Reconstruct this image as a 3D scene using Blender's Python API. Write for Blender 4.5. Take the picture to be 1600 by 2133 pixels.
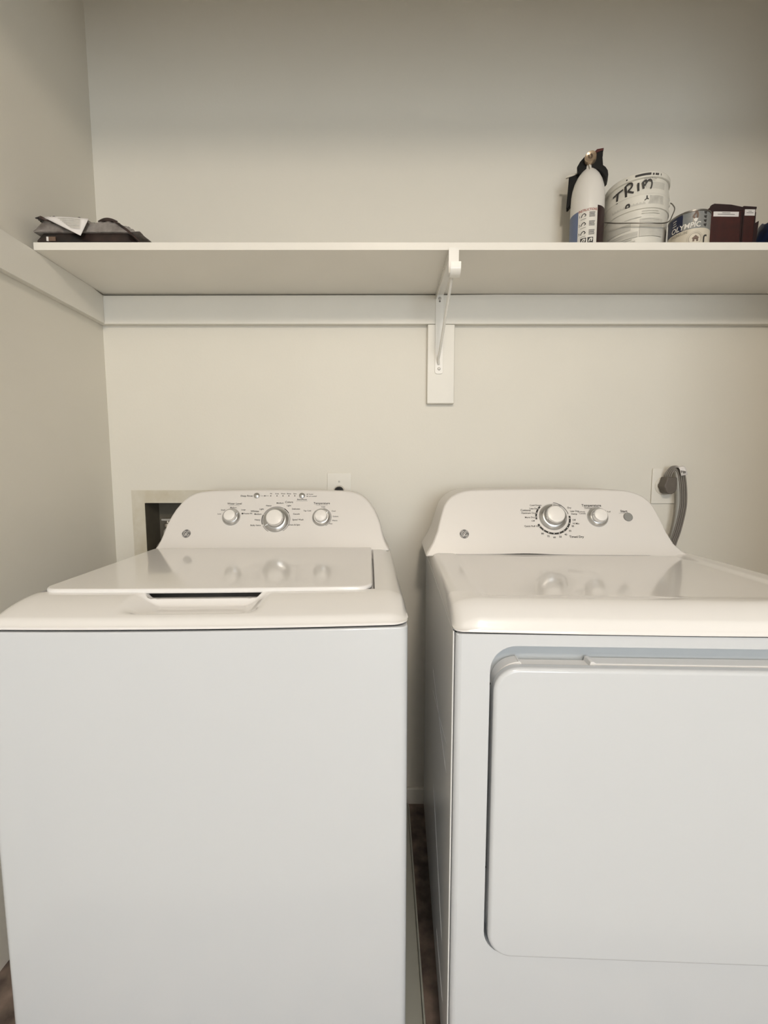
import bpy, bmesh, math, random
from mathutils import Vector, Matrix, noise
random.seed(4)
PI = math.pi
for o in list(bpy.data.objects): bpy.data.objects.remove(o)
S = bpy.context.scene
COL = S.collection

# ------------------------------------------------------------------ camera, light, exposure
CAM_H = 1.155
cd = bpy.data.cameras.new('camera'); cam = bpy.data.objects.new('camera', cd); COL.objects.link(cam)
cam.location = (0, 0, CAM_H); cam.rotation_euler = (math.radians(90 - 5.3), 0, 0)
cd.sensor_fit = 'HORIZONTAL'; cd.sensor_width = 36; cd.lens = 880 / 1600 * 36; cd.clip_start = .01
S.camera = cam
S.view_settings.view_transform = 'Standard'; S.view_settings.look = 'None'
S.view_settings.gamma = 1; S.view_settings.use_curve_mapping = False
S.view_settings.exposure = -0.26
w = bpy.data.worlds.new('world'); S.world = w; w.use_nodes = True
w.node_tree.nodes['Background'].inputs[0].default_value = (.80, .87, 1, 1)
w.node_tree.nodes['Background'].inputs[1].default_value = 1.0

def area(name, loc, rot, sx, sy, energy, color, shape='RECTANGLE'):
    l = bpy.data.lights.new(name, 'AREA'); l.shape = shape; l.size = sx; l.size_y = sy
    l.energy = energy; l.color = color
    o = bpy.data.objects.new(name, l); COL.objects.link(o); o.location = loc; o.rotation_euler = rot
    return o
# added daylight panel at an invented window, out of view behind the camera
area('added_window_light', (1.35, -5.98, 1.40), (math.radians(90), 0, 0), 2.3, 2.0, 140, (.90, .96, 1))
ADDED_LAMP = (.20, -1.45)          # place of the unseen ceiling lamp added to light the closet

# ------------------------------------------------------------------ materials
def mat(name, col, rough=.5, metal=0, var=0, vscale=8, bump=0, bscale=200, coat=0, col2=None, spec=.5):
    m = bpy.data.materials.new(name); m.use_nodes = True
    nt = m.node_tree; b = nt.nodes['Principled BSDF']
    b.inputs['Base Color'].default_value = (*col, 1); b.inputs['Roughness'].default_value = rough
    b.inputs['Metallic'].default_value = metal; b.inputs['Coat Weight'].default_value = coat
    b.inputs['Coat Roughness'].default_value = .06; b.inputs['Specular IOR Level'].default_value = spec
    tc = nt.nodes.new('ShaderNodeTexCoord')
    if var or col2:
        n = nt.nodes.new('ShaderNodeTexNoise'); n.inputs['Scale'].default_value = vscale; n.inputs['Detail'].default_value = 5
        nt.links.new(tc.outputs['Object'], n.inputs['Vector'])
        r = nt.nodes.new('ShaderNodeValToRGB')
        c2 = col2 if col2 else tuple(max(0, c * (1 - var)) for c in col)
        r.color_ramp.elements[0].position = .35; r.color_ramp.elements[1].position = .68
        r.color_ramp.elements[0].color = (*c2, 1); r.color_ramp.elements[1].color = (*col, 1)
        nt.links.new(n.outputs['Fac'], r.inputs['Fac']); nt.links.new(r.outputs['Color'], b.inputs['Base Color'])
    if bump:
        n2 = nt.nodes.new('ShaderNodeTexNoise'); n2.inputs['Scale'].default_value = bscale; n2.inputs['Detail'].default_value = 3
        nt.links.new(tc.outputs['Object'], n2.inputs['Vector'])
        bp = nt.nodes.new('ShaderNodeBump'); bp.inputs['Strength'].default_value = bump; bp.inputs['Distance'].default_value = .002
        nt.links.new(n2.outputs['Fac'], bp.inputs['Height']); nt.links.new(bp.outputs['Normal'], b.inputs['Normal'])
    return m
M = {}
M['wall'] = mat('wall_paint', (.755, .725, .65), .55, var=.03, vscale=3, bump=.10, bscale=160)
M['ceil'] = mat('ceiling_paint', (.88, .87, .85), .8, bump=.15, bscale=120)
M['hall'] = mat('hall_paint', (.60, .58, .54), .7, var=.03)
M['trim'] = mat('trim_paint', (.79, .765, .70), .38, var=.03, vscale=6, bump=.06, bscale=90)
M['shelf'] = mat('shelf_paint', (.84, .81, .745), .42, var=.03, vscale=5, bump=.05, bscale=80)
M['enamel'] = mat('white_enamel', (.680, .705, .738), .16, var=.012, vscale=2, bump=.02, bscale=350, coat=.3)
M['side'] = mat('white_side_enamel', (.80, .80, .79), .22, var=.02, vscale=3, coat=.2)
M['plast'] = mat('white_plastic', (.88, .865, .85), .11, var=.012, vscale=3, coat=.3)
M['panel'] = mat('console_plastic', (.74, .71, .675), .33, var=.012, vscale=3)
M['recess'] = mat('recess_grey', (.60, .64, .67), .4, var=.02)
M['chrome'] = mat('chrome', (.80, .80, .80), .12, 1, var=.03, vscale=40)
M['satin'] = mat('satin_chrome', (.62, .62, .62), .28, 1, var=.05, vscale=60)
M['knobface'] = mat('knob_face', (.86, .83, .79), .3, var=.02, vscale=50)
M['greybtn'] = mat('grey_button', (.27, .27, .255), .4, var=.05, vscale=90)
M['ink'] = mat('dark_ink', (.035, .032, .03), .6, var=.1, vscale=60)
M['inkgrey'] = mat('grey_ink', (.20, .19, .18), .6, var=.1, vscale=60)
M['logo'] = mat('logo_grey', (.16, .155, .15), .5, 0, var=.1, vscale=120)
M['logol'] = mat('logo_light', (.62, .60, .575), .5, 0, var=.05, vscale=120)
M['black'] = mat('black_plastic', (.007, .007, .0075), .5, var=.2, vscale=40, spec=.25)
M['void'] = mat('dark_gap', (.02, .018, .016), .9, var=.1)
M['floor'] = mat('floor_vinyl', (.30, .225, .185), .5, col2=(.06, .046, .04), vscale=14, bump=.2, bscale=60)
M['hallfloor'] = mat('added_pale_floor', (.56, .53, .48), .5, var=.12, vscale=9)  # pale tone of the added floor that reflects light upward
M['metalw'] = mat('white_metal', (.84, .82, .77), .25, var=.02, vscale=20, coat=.2)
M['screw'] = mat('painted_screw', (.50, .48, .44), .4, .3, var=.1, vscale=90)
M['plate'] = mat('outlet_plate', (.80, .77, .70), .35, var=.02, vscale=20)
M['plateb'] = mat('outlet_ivory', (.66, .62, .54), .4, var=.03, vscale=20)
M['plug'] = mat('grey_plug', (.135, .115, .095), .5, var=.12, vscale=50)
M['cord'] = mat('grey_cord', (.21, .19, .165), .45, var=.1, vscale=40)
M['corddk'] = mat('dark_cord_groove', (.06, .05, .04), .6, var=.1)
M['paper'] = mat('white_paper', (.80, .77, .75), .6, var=.03, vscale=40)
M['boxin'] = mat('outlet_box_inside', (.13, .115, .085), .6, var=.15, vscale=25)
M['flange'] = mat('box_flange', (.66, .63, .55), .5, col2=(.55, .50, .39), vscale=14)
M['brass'] = mat('valve_metal', (.42, .38, .32), .35, .8, var=.15, vscale=60)
M['valveh'] = mat('valve_handle', (.55, .53, .50), .35, .3, var=.15, vscale=60)
M['hose'] = mat('hose_rubber', (.10, .095, .09), .6, var=.1, vscale=40)
M['pan'] = mat('drain_pan', (.42, .42, .37), .45, var=.08, vscale=12)
M['extw'] = mat('extinguisher_white', (.77, .74, .69), .3, var=.02, vscale=12)
M['blue'] = mat('label_blue', (.15, .19, .31), .45, var=.12, vscale=30)
M['labelw'] = mat('label_white', (.76, .73, .67), .5, var=.03, vscale=50)
M['red'] = mat('label_red', (.34, .05, .035), .5, var=.1, vscale=50)
M['darkred'] = mat('dark_red_plastic', (.085, .014, .012), .4, var=.1, vscale=40)
M['maroon'] = mat('label_maroon', (.030, .012, .012), .4, var=.2, vscale=20)
M['gold'] = mat('gauge_brass', (.55, .42, .30), .3, .7, var=.1, vscale=60)
M['gaugew'] = mat('gauge_face', (.70, .62, .53), .4, var=.08, vscale=200)
M['pail'] = mat('pail_plastic', (.75, .725, .65), .4, var=.05, vscale=22)
M['pailgrey'] = mat('pail_print_grey', (.46, .445, .40), .5, col2=(.62, .60, .54), vscale=60)
M['pailmid'] = mat('pail_print_light', (.60, .58, .52), .5, var=.08, vscale=60)
M['wire'] = mat('wire', (.30, .28, .25), .35, .8, var=.1, vscale=80)
M['canmetal'] = mat('can_metal', (.30, .29, .27), .3, .9, var=.1, vscale=60)
M['canblue'] = mat('can_label_navy', (.018, .024, .065), .35, var=.3, vscale=18)
M['cangrey'] = mat('can_label_greyblue', (.17, .19, .20), .4, col2=(.26, .255, .235), vscale=22)
M['cancream'] = mat('can_label_cream', (.66, .60, .49), .45, var=.06, vscale=20)
M['cantan'] = mat('can_label_tan', (.42, .38, .31), .5, var=.05, vscale=20)
M['canbrown'] = mat('can_label_brown', (.16, .10, .07), .5, var=.2, vscale=50)
M['carton'] = mat('carton_red_brown', (.060, .0115, .008), .55, col2=(.040, .009, .007), vscale=40)
M['cartondk'] = mat('carton_dark_edge', (.022, .006, .006), .6, var=.2, vscale=30)
M['bluebag'] = mat('blue_package', (.012, .035, .12), .35, col2=(.006, .012, .04), vscale=45)
M['bagfilm'] = mat('grey_film', (.33, .305, .29), .25, col2=(.13, .11, .10), vscale=24, coat=.4)
M['bagdark'] = mat('brown_print', (.060, .033, .027), .4, col2=(.012, .009, .009), vscale=45)
M['bagstack'] = mat('dark_print', (.035, .018, .015), .4, col2=(.006, .005, .005), vscale=30)
M['glow'] = mat('added_lamp_glass', (.9, .85, .75), .4, var=.01)  # glowing shade of the added ceiling lamp
gb = M['glow'].node_tree.nodes['Principled BSDF']
gb.inputs['Emission Color'].default_value = (1, .84, .62, 1); gb.inputs['Emission Strength'].default_value = 6

# ------------------------------------------------------------------ helpers
def obj(name, bm, m, parent=None, smooth=None, bevel=0, seg=3, loc=None, rot=None):
    bmesh.ops.recalc_face_normals(bm, faces=bm.faces)
    me = bpy.data.meshes.new(name); bm.to_mesh(me); bm.free()
    me.materials.append(M[m])
    if smooth is not None:
        me.polygons.foreach_set('use_smooth', [True] * len(me.polygons))
        me.set_sharp_from_angle(angle=math.radians(smooth))
    o = bpy.data.objects.new(name, me); COL.objects.link(o)
    if parent: o.parent = parent
    if loc: o.location = loc
    if rot: o.rotation_euler = rot
    if bevel:
        me.polygons.foreach_set('use_smooth', [True] * len(me.polygons))
        md = o.modifiers.new('bevel', 'BEVEL'); md.width = bevel; md.segments = seg
        md.limit_method = 'ANGLE'; md.angle_limit = math.radians(40); md.harden_normals = True
    return o
def tag(o, label, cat, group=None, kind=None):
    if label: o['label'] = label
    if cat: o['category'] = cat
    if group: o['group'] = group
    if kind: o['kind'] = kind
    return o
PRINT = ('lettering', 'dial_marks', 'dial_dots', 'label_print', 'label_marks', 'label_lines', 'label_bars', 'label_block', 'lid_print', 'small_print', 'label_symbols', 'sheet_print', 'sticker_print', 'tag_print', 'print_spots', 'crumpled_edge', 'monogram', 'pictogram', 'label_heading', 'label_name', 'label_word', 'handwriting', 'label_mountain', 'seal_ring')
def thing(name, label, cat, loc=(0, 0, 0), rz=0, group=None):
    o = bpy.data.objects.new(name, None); COL.objects.link(o); o.empty_display_size = .05
    o.location = loc; o.rotation_euler = (0, 0, rz)
    return tag(o, label, cat, group)
def B(): return bmesh.new()
def box(bm, x0, x1, y0, y1, z0, z1):
    v = [bm.verts.new((x, y, z)) for z in (z0, z1) for y in (y0, y1) for x in (x0, x1)]
    for f in ((0, 1, 3, 2), (4, 6, 7, 5), (0, 4, 5, 1), (2, 3, 7, 6), (0, 2, 6, 4), (1, 5, 7, 3)):
        bm.faces.new([v[i] for i in f])
    return bm
def bx(*a): return box(B(), *a)
def prism(bm, pts, fn0, fn1):
    """closed solid between two copies of a 2-D outline"""
    a = [bm.verts.new(fn0(*p)) for p in pts]; b = [bm.verts.new(fn1(*p)) for p in pts]
    n = len(pts)
    bm.faces.new(a); bm.faces.new(b[::-1])
    for i in range(n): bm.faces.new((a[i], a[(i + 1) % n], b[(i + 1) % n], b[i]))
    return bm
def ring(bm, outer, inner, fn):
    """flat plate with a hole: outer and inner outlines have the same count"""
    a = [bm.verts.new(fn(*p)) for p in outer]; b = [bm.verts.new(fn(*p)) for p in inner]; n = len(a)
    for i in range(n): bm.faces.new((a[i], a[(i + 1) % n], b[(i + 1) % n], b[i]))
    return a, b
def lathe(bm, prof, n=32, c=(0, 0, 0), axis='Z', a0=0, a1=2 * PI, close=True):
    rows = []
    full = abs(a1 - a0 - 2 * PI) < 1e-6
    k = n if full else n + 1
    for r, z in prof:
        row = []
        for i in range(k):
            a = a0 + (a1 - a0) * i / n
            p = (r * math.cos(a), r * math.sin(a), z)
            if axis == 'Y': p = (r * math.cos(a), z, r * math.sin(a))
            row.append(bm.verts.new((c[0] + p[0], c[1] + p[1], c[2] + p[2])))
        rows.append(row)
    for j in range(len(rows) - 1):
        for i in range(n):
            i2 = (i + 1) % k
            bm.faces.new((rows[j][i], rows[j][i2], rows[j + 1][i2], rows[j + 1][i]))
    if close and full:
        if prof[0][0] > 1e-6: bm.faces.new(rows[0])
        if prof[-1][0] > 1e-6: bm.faces.new(rows[-1])
    return bm
def tube(bm, pts, r, n=10, flat=None):
    pts = [Vector(p) for p in pts]; rows = []
    up = Vector((0, 0, 1))
    for i, p in enumerate(pts):
        t = (pts[min(i + 1, len(pts) - 1)] - pts[max(i - 1, 0)]).normalized()
        s = t.cross(up)
        if s.length < 1e-3: s = t.cross(Vector((1, 0, 0)))
        s.normalize(); q = s.cross(t)
        if i and rows:
            s0 = prev
            s = (s0 - t * s0.dot(t)).normalized(); q = s.cross(t)
        prev = s
        rr = r[i] if isinstance(r, (list, tuple)) else r
        rows.append([bm.verts.new(p + s * rr * math.cos(2 * PI * k / n) + q * rr * math.sin(2 * PI * k / n)) for k in range(n)])
    for j in range(len(rows) - 1):
        for k in range(n): bm.faces.new((rows[j][k], rows[j][(k + 1) % n], rows[j + 1][(k + 1) % n], rows[j + 1][k]))
    bm.faces.new(rows[0]); bm.faces.new(rows[-1][::-1])
    return bm
def spline(pts, n=8):
    pts = [Vector(p) for p in pts]; out = []
    for i in range(len(pts) - 1):
        p0 = pts[max(i - 1, 0)]; p1 = pts[i]; p2 = pts[i + 1]; p3 = pts[min(i + 2, len(pts) - 1)]
        for k in range(n):
            t = k / n
            out.append(.5 * ((2 * p1) + (p2 - p0) * t + (2 * p0 - 5 * p1 + 4 * p2 - p3) * t * t + (3 * p1 - p0 - 3 * p2 + p3) * t ** 3))
    out.append(pts[-1]); return out
def rrect(x0, x1, y0, y1, r, n=8):
    rs = r if isinstance(r, (list, tuple)) else [r] * 4     # bl, br, tr, tl
    out = []
    for (cx, cy, a, rr) in ((x0, y0, PI, rs[0]), (x1, y0, 1.5 * PI, rs[1]), (x1, y1, 0, rs[2]), (x0, y1, .5 * PI, rs[3])):
        ox = cx + (rr if cx == x0 else -rr); oy = cy + (rr if cy == y0 else -rr)
        for i in range(n + 1):
            t = a + .5 * PI * i / n
            out.append((ox + rr * math.cos(t), oy + rr * math.sin(t)))
    return out
_tc = {}
def text_data(s, bold=0, shear=0):
    k = (s, bold, shear)
    if k not in _tc:
        c = bpy.data.curves.new('t', 'FONT'); c.body = s; c.size = 1; c.align_x = 'CENTER'; c.align_y = 'CENTER'
        c.offset = bold; c.shear = shear; c.resolution_u = 3
        o = bpy.data.objects.new('t', c); COL.objects.link(o)
        dg = bpy.context.evaluated_depsgraph_get(); dg.update()
        me = bpy.data.meshes.new_from_object(o.evaluated_get(dg))
        _tc[k] = ([v.co.copy() for v in me.vertices], [tuple(p.vertices) for p in me.polygons])
        bpy.data.objects.remove(o); bpy.data.curves.remove(c); bpy.data.meshes.remove(me)
    return _tc[k]
def add_text(bm, s, size, fn, bold=0, shear=0, wide=1.0, align=0):
    vs, fs = text_data(s, bold, shear)
    if not vs: return bm
    x0 = min(v.x for v in vs); x1 = max(v.x for v in vs)
    dx = {0: -(x0 + x1) / 2, -1: -x0, 1: -x1}[align]
    nv = [bm.verts.new(fn((v.x + dx) * size * wide, v.y * size)) for v in vs]
    for f in fs:
        try: bm.faces.new([nv[i] for i in f])
        except ValueError: pass
    return bm
def smooth01(a, b, x):
    t = min(1, max(0, (x - a) / (b - a))); return t * t * (3 - 2 * t)

# ------------------------------------------------------------------ room
YB = 1.39; XL = -.893; XR = 1.45; ZC = 2.74; XO = 1.12
HX0, HX1, HY0, HY1 = -2.4, 2.8, -6.0, .40
def struct(name, bm, m, label, cat, bevel=0):
    return tag(obj(name, bm, m, bevel=bevel), label, cat, kind='structure')
struct('floor', bx(HX0, HX1, HY1 - .1, YB + .1, -.05, 0), 'floor', 'dark brown floor seen in the gap between the two appliances', 'floor')
struct('added_floor_hall', bx(HX0, HX1, HY0 - .1, HY1 - .1, -.05, 0), 'hallfloor', 'added pale floor out of view, bouncing light into the closet', 'floor')  # unseen pale floor, added to bounce light onto the shelf underside
struct('ceiling', bx(HX0, HX1, HY0 - .1, YB + .1, ZC, ZC + .05), 'ceil', 'white ceiling above the laundry closet', 'ceiling')
# back wall with the opening for the washer outlet box
HB = (-.7885, -.585, .885, 1.056)
bm = B()
for (x0, x1, z0, z1) in ((XL - .1, HB[0], 0, ZC), (HB[1], XR + .1, 0, ZC), (HB[0], HB[1], 0, HB[2]), (HB[0], HB[1], HB[3], ZC)):
    box(bm, x0, x1, YB, YB + .1, z0, z1)
struct('wall_back', bm, 'wall', 'beige painted back wall behind the washer and dryer', 'wall')
struct('wall_left', bx(XL - .1, XL, HY1, YB, 0, ZC), 'wall', 'beige painted side wall left of the washer', 'wall')
struct('wall_right', bx(XR, XR + .1, HY1, YB, 0, ZC), 'wall', 'beige painted side wall right of the dryer', 'wall')
# closet front: header over the opening and the stubs beside it, then the room behind the camera
struct('wall_header', bx(XL, XO, HY1 - .1, HY1, 2.28, ZC), 'hall', 'header wall above the closet opening', 'wall')
struct('wall_stub_left', bx(HX0, XL, HY1 - .1, HY1, 0, ZC), 'hall', 'wall beside the closet opening on the left', 'wall')
struct('wall_stub_right', bx(XO, HX1, HY1 - .1, HY1, 0, ZC), 'hall', 'wall beside the closet opening on the right', 'wall')
struct('wall_hall_left', bx(HX0 - .1, HX0, HY0, HY1, 0, ZC), 'hall', 'left wall of the room facing the closet', 'wall')
struct('wall_hall_right', bx(HX1, HX1 + .1, HY0, HY1, 0, ZC), 'hall', 'right wall of the room facing the closet', 'wall')
WX0, WX1, WZ0, WZ1 = .18, 2.52, .38, 2.42
bm = B()
for (x0, x1, z0, z1) in ((HX0, WX0, 0, ZC), (WX1, HX1, 0, ZC), (WX0, WX1, 0, WZ0), (WX0, WX1, WZ1, ZC)):
    box(bm, x0, x1, HY0 - .1, HY0, z0, z1)
struct('wall_hall_far', bm, 'hall', 'far wall of the room with an opening for the added window', 'wall')
win = thing('added_window_1', 'added wide window out of view, supplying the daylight', 'window', ((WX0 + WX1) / 2, HY0 - .05, WZ0)); win['kind'] = 'structure'  # unseen window, invented to supply daylight
hw = (WX1 - WX0) / 2; hh = WZ1 - WZ0
for a in ((-hw, -hw + .05, 0, hh), (hw - .05, hw, 0, hh), (-hw + .05, hw - .05, 0, .05), (-hw + .05, hw - .05, hh - .05, hh)):
    obj('added_window_frame', bx(a[0], a[1], -.03, .03, a[2], a[3]), 'trim', win)
obj('mullion', bx(-.025, .025, -.02, .02, .05, hh - .05), 'trim', win)
# baseboard behind the machines
struct('baseboard_back', bx(XL, XR, YB - .013, YB, 0, .058), 'trim', 'low white baseboard at the foot of the back wall', 'baseboard', bevel=.003)

# unseen ceiling lamp, invented to supply warm light
lamp = thing('added_ceiling_lamp', 'added round ceiling lamp out of view, supplying warm light', 'lamp', (ADDED_LAMP[0], ADDED_LAMP[1], ZC))
obj('added_lamp_base', lathe(B(), [(.16, 0), (.16, -.02), (.15, -.025)], 32), 'metalw', lamp, smooth=40)
obj('added_lamp_shade', lathe(B(), [(.145, -.025), (.14, -.05), (.11, -.075), (.06, -.09), (.0001, -.094)], 32), 'glow', lamp, smooth=60)
l = bpy.data.lights.new('added_lamp_light', 'POINT'); l.energy = 88; l.color = (1, .88, .74); l.shadow_soft_size = .12
ll = bpy.data.objects.new('added_lamp_light', l); COL.objects.link(ll); ll.location = (ADDED_LAMP[0], ADDED_LAMP[1], ZC - .23)

# ------------------------------------------------------------------ shelf, cleats, bracket
SZ0, SZ1, SY = 1.7095, 1.7285, 1.112
CY = YB - .019
tag(obj('trim_1', prism(B(), [(XL, 1.619), (XR, 1.619), (XR, 1.7082), (.35, 1.7080), (.20, 1.7062), (XL, 1.7042)],
    lambda x, z: (x, CY, z), lambda x, z: (x, YB, z)), 'trim', bevel=.0015, seg=2), 'long painted cleat board under the shelf along the back wall', 'cleat', kind='structure')
tag(obj('trim_2', prism(B(), [(.62, 1.620), (CY - .0005, 1.620), (CY - .0005, 1.7042), (1.325, 1.7094), (.62, 1.7094)],
    lambda y, z: (XL, y, z), lambda y, z: (XL + .019, y, z)), 'trim', bevel=.0015, seg=2), 'painted cleat board under the shelf along the left wall', 'cleat', kind='structure')
tag(obj('trim_3', prism(B(), [(.1365, 1.3745), (.2235, 1.3745), (.2225, 1.6185), (.1370, 1.6185)],
    lambda x, z: (x, CY, z), lambda x, z: (x, YB, z)), 'trim', bevel=.003, seg=2), 'short upright painted board behind the shelf bracket', 'board', kind='structure')
tag(obj('wall_shelf', bx(-.8765, XR - .004, SY, YB - .004, SZ0, SZ1), 'shelf', bevel=.0015, seg=2),
    'long white painted wooden shelf above the washer and dryer', 'shelf')
bk = thing('shelf_bracket', 'white metal shelf bracket with a rod hook at its front', 'bracket', (.1735, CY, 1.466))
def bl(x, y, z): return (x - .1735, y - CY, z - 1.466)
pl = [(-.0125, .006), (-.0105, .002), (-.005, 0), (.005, 0), (.0105, .002), (.0125, .006), (.0125, .2425), (-.0125, .2425)]
wp = obj('wall_plate', prism(B(), pl, lambda x, z: (x - .0005, -.0005, z), lambda x, z: (x - .0005, -.003, z)), 'metalw', bk, bevel=.0006, seg=2)
for z in (.228, .0155):
    obj('screw', lathe(B(), [(.0045, -.003), (.0045, -.0045), (.003, -.006), (.0001, -.0062)], 14, (0, 0, z), 'Y'), 'screw', wp, smooth=40)
obj('screw_slot', lathe(B(), [(.0030, -.0031), (.0001, -.0034)], 14, (0, 0, .220), 'Y'), 'inkgrey', wp)
# arm: channel strap below the shelf
yf = 1.106 - CY
bm = B(); box(bm, -.012, .012, yf, -.003, .2400, .2430)
arm = obj('arm', bm, 'metalw', bk, bevel=.0006, seg=2)
bm = prism(B(), [(-.003, .2400), (yf, .2400), (yf, .218), (-.16, .221), (-.003, .2265)], lambda y, z: (-.012, y, z), lambda y, z: (-.0100, y, z))
obj('arm_web', bm, 'metalw', bk)
for (yy, zz) in ((-.19, .230), (-.085, .232)):
    obj('rivet', lathe(B(), [(.004, -.0025), (.003, -.0015), (.0001, -.001)], 12), 'metalw', arm, smooth=40, loc=(-.0125, yy, zz), rot=(0, PI / 2, 0))
# front strap turning into the rod hook
path = [(yf - .0015, .2455), (yf - .0015, .2040)]
cy0, cz0, rr = yf - .0185, .1905, .017
for i in range(0, 19):
    a = -0.02 - PI * 1.02 * i / 18
    path.append((cy0 + rr * math.cos(a), cz0 + rr * math.sin(a) - .004))
path.append((cy0 - rr - .0005, cz0 + .006))
bm = B(); rows = []
for i, (y, z) in enumerate(path):
    p0 = Vector(path[max(i - 1, 0)]); p1 = Vector(path[min(i + 1, len(path) - 1)]); t = (p1 - p0).normalized(); nrm = Vector((-t.y, t.x))
    for s in (-.0012, .0012):
        rows.append([bm.verts.new((x, y + nrm.x * s, z + nrm.y * s)) for x in (-.0125, .0125)])
for i in range(len(path) - 1):
    a, b, c, d = rows[2 * i], rows[2 * i + 1], rows[2 * i + 2], rows[2 * i + 3]
    for q in ((a[0], a[1], c[1], c[0]), (b[0], b[1], d[1], d[0]), (a[0], b[0], d[0], c[0]), (a[1], b[1], d[1], c[1])): bm.faces.new(q)
for k in (0, len(path) - 1):
    a, b = rows[2 * k], rows[2 * k + 1]; bm.faces.new((a[0], a[1], b[1], b[0]))
obj('rod_hook', bm, 'metalw', bk, smooth=45)
bm = tube(B(), [(-.0015, -.004, .030), (-.0035, -.012, .040), (-.004, yf + .004, .172), (-.006, yf - .006, .184)], .0039, 8)
obj('brace', bm, 'metalw', bk, smooth=60)

# ------------------------------------------------------------------ appliances: shared pieces
def plan(W, D, bow, r, inset=0, n=24):
    """outline (u,v) of a cabinet with a bowed front"""
    h = W / 2 - inset; out = []
    def f(u): return -bow * (1 - (u / h) ** 2) + inset
    for i in range(n + 1):
        u = -h + r + (2 * h - 2 * r) * i / n; out.append((u, f(u)))
    for i in range(1, 7):
        t = .5 * PI * i / 6; out.append((h - r + r * math.sin(t), f(h - r) + r - r * math.cos(t)))
    out += [(h, D - inset), (-h, D - inset)]
    for i in range(0, 6):
        t = .5 * PI * (1 - i / 6); out.append((-h + r - r * math.sin(t), f(h - r) + r - r * math.cos(t)))
    return out
def frontedge(W, bow, r):
    h = W / 2
    def f(u):
        y = -bow * (1 - (u / h) ** 2); d = abs(u) - (h - r)
        if d > 0: y += r - math.sqrt(max(0, r * r - d * d))
        return y
    return f
def cover(W, D, bow, r, us, vs, zfun, zbot):
    fe = frontedge(W, bow, r); bm = B(); g = []
    for v in vs:
        row = []
        for u in us:
            y0 = fe(u); k = max(0, 1 - v / .22)
            row.append(bm.verts.new((u, v + y0 * k, zfun(u, v))))
        g.append(row)
    for j in range(len(vs) - 1):
        for i in range(len(us) - 1): bm.faces.new((g[j][i], g[j][i + 1], g[j + 1][i + 1], g[j + 1][i]))
    loop = [g[0][i] for i in range(len(us))] + [g[j][-1] for j in range(1, len(vs))] + [g[-1][i] for i in range(len(us) - 2, -1, -1)] + [g[j][0] for j in range(len(vs) - 2, 0, -1)]
    low = [bm.verts.new((v.co.x, v.co.y, zbot)) for v in loop]
    n = len(loop)
    for i in range(n): bm.faces.new((loop[i], loop[(i + 1) % n], low[(i + 1) % n], low[i]))
    bm.faces.new(low)
    return bm
def lines(*segs):
    out = []
    for a, b, n in segs:
        out += [a + (b - a) * i / n for i in range(n)]
    out.append(segs[-1][1]); return out
class Console:
    def __init__(s, root, vb, zb, vt, zt, cu):
        s.root = root; s.vb, s.zb, s.cu = vb, zb, cu
        L = math.hypot(vt - vb, zt - zb); s.d = Vector((0, (vt - vb) / L, (zt - zb) / L)); s.n = Vector((0, -s.d.z, s.d.y)); s.len = L
        s.rot = (math.atan2(s.d.z, s.d.y), 0, 0)
    flare = 0; du = 0
    def pt(s, u, t, off=0): return Vector((u + s.du, s.vb, s.zb)) + s.d * t + s.n * off
    def body(s, half, vback, name='console'):
        prof = half; P = []
        right = [(s.cu + h + s.flare * max(0, 1 - t / .030) ** 1.6, t) for t, h in prof]
        top = [(s.cu + .13, .1895), (s.cu, .1910), (s.cu - .13, .1895)]
        left = [(s.cu - h, t) for t, h in reversed(prof)]
        P = right + top + left
        f0 = lambda u, t: s.pt(u, t)
        f1 = lambda u, t: (u * 1.0, vback, s.pt(u, t).z)
        return obj(name, prism(B(), P, f0, f1), 'panel', s.root, bevel=.007, seg=4)
    def lathe(s, name, prof, u, t, m, parent=None, n=36, smooth=40):
        o = obj(name, lathe(B(), prof, n), m, parent or s.root, smooth=smooth)
        if parent is None:
            o.location = s.pt(u, t); o.rotation_euler = s.rot
        return o
    def frame(s, u, t, off=.0006):
        return lambda x, y: s.pt(u + x, t + y, off)
def knob(c, u, t, R, h, dial):
    k = c.lathe('knob', [(R, .0003), (R, .003), (R * .95, .006), (R * .80, .0085), (R * .78, .009)], u, t, 'satin')
    r = R * .66
    obj('knob_rim', lathe(B(), [(r * 1.06, .009), (r * 1.04, h * .55), (r, h * .9), (r * .95, h), (r * .86, h)], 36), 'chrome', k, smooth=40)
    obj('knob_face', lathe(B(), [(r * .9, h - .001), (r * .89, h + .0006), (r * .7, h + .0018), (.0001, h + .0025)], 36), 'knobface', k, smooth=40)
    obj('pointer', bx(-.0016, .0016, r * .95, R * .93, .006, .0105), 'chrome', k, bevel=.0005, seg=2).rotation_euler = (0, 0, dial)
    return k
def arc(bm, c, u, t, r0, r1, a0, a1, n=24, off=.0007):
    f = c.frame(u, t, off); prev = None
    for i in range(n + 1):
        a = a0 + (a1 - a0) * i / n
        cur = (bm.verts.new(f(r0 * math.cos(a), r0 * math.sin(a))), bm.verts.new(f(r1 * math.cos(a), r1 * math.sin(a))))
        if prev: bm.faces.new((prev[0], prev[1], cur[1], cur[0]))
        prev = cur
def ell(bm, f, a, b, n=28):
    bm.faces.new([bm.verts.new(f(a * math.cos(2 * PI * i / n), b * math.sin(2 * PI * i / n))) for i in range(n)])
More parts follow.
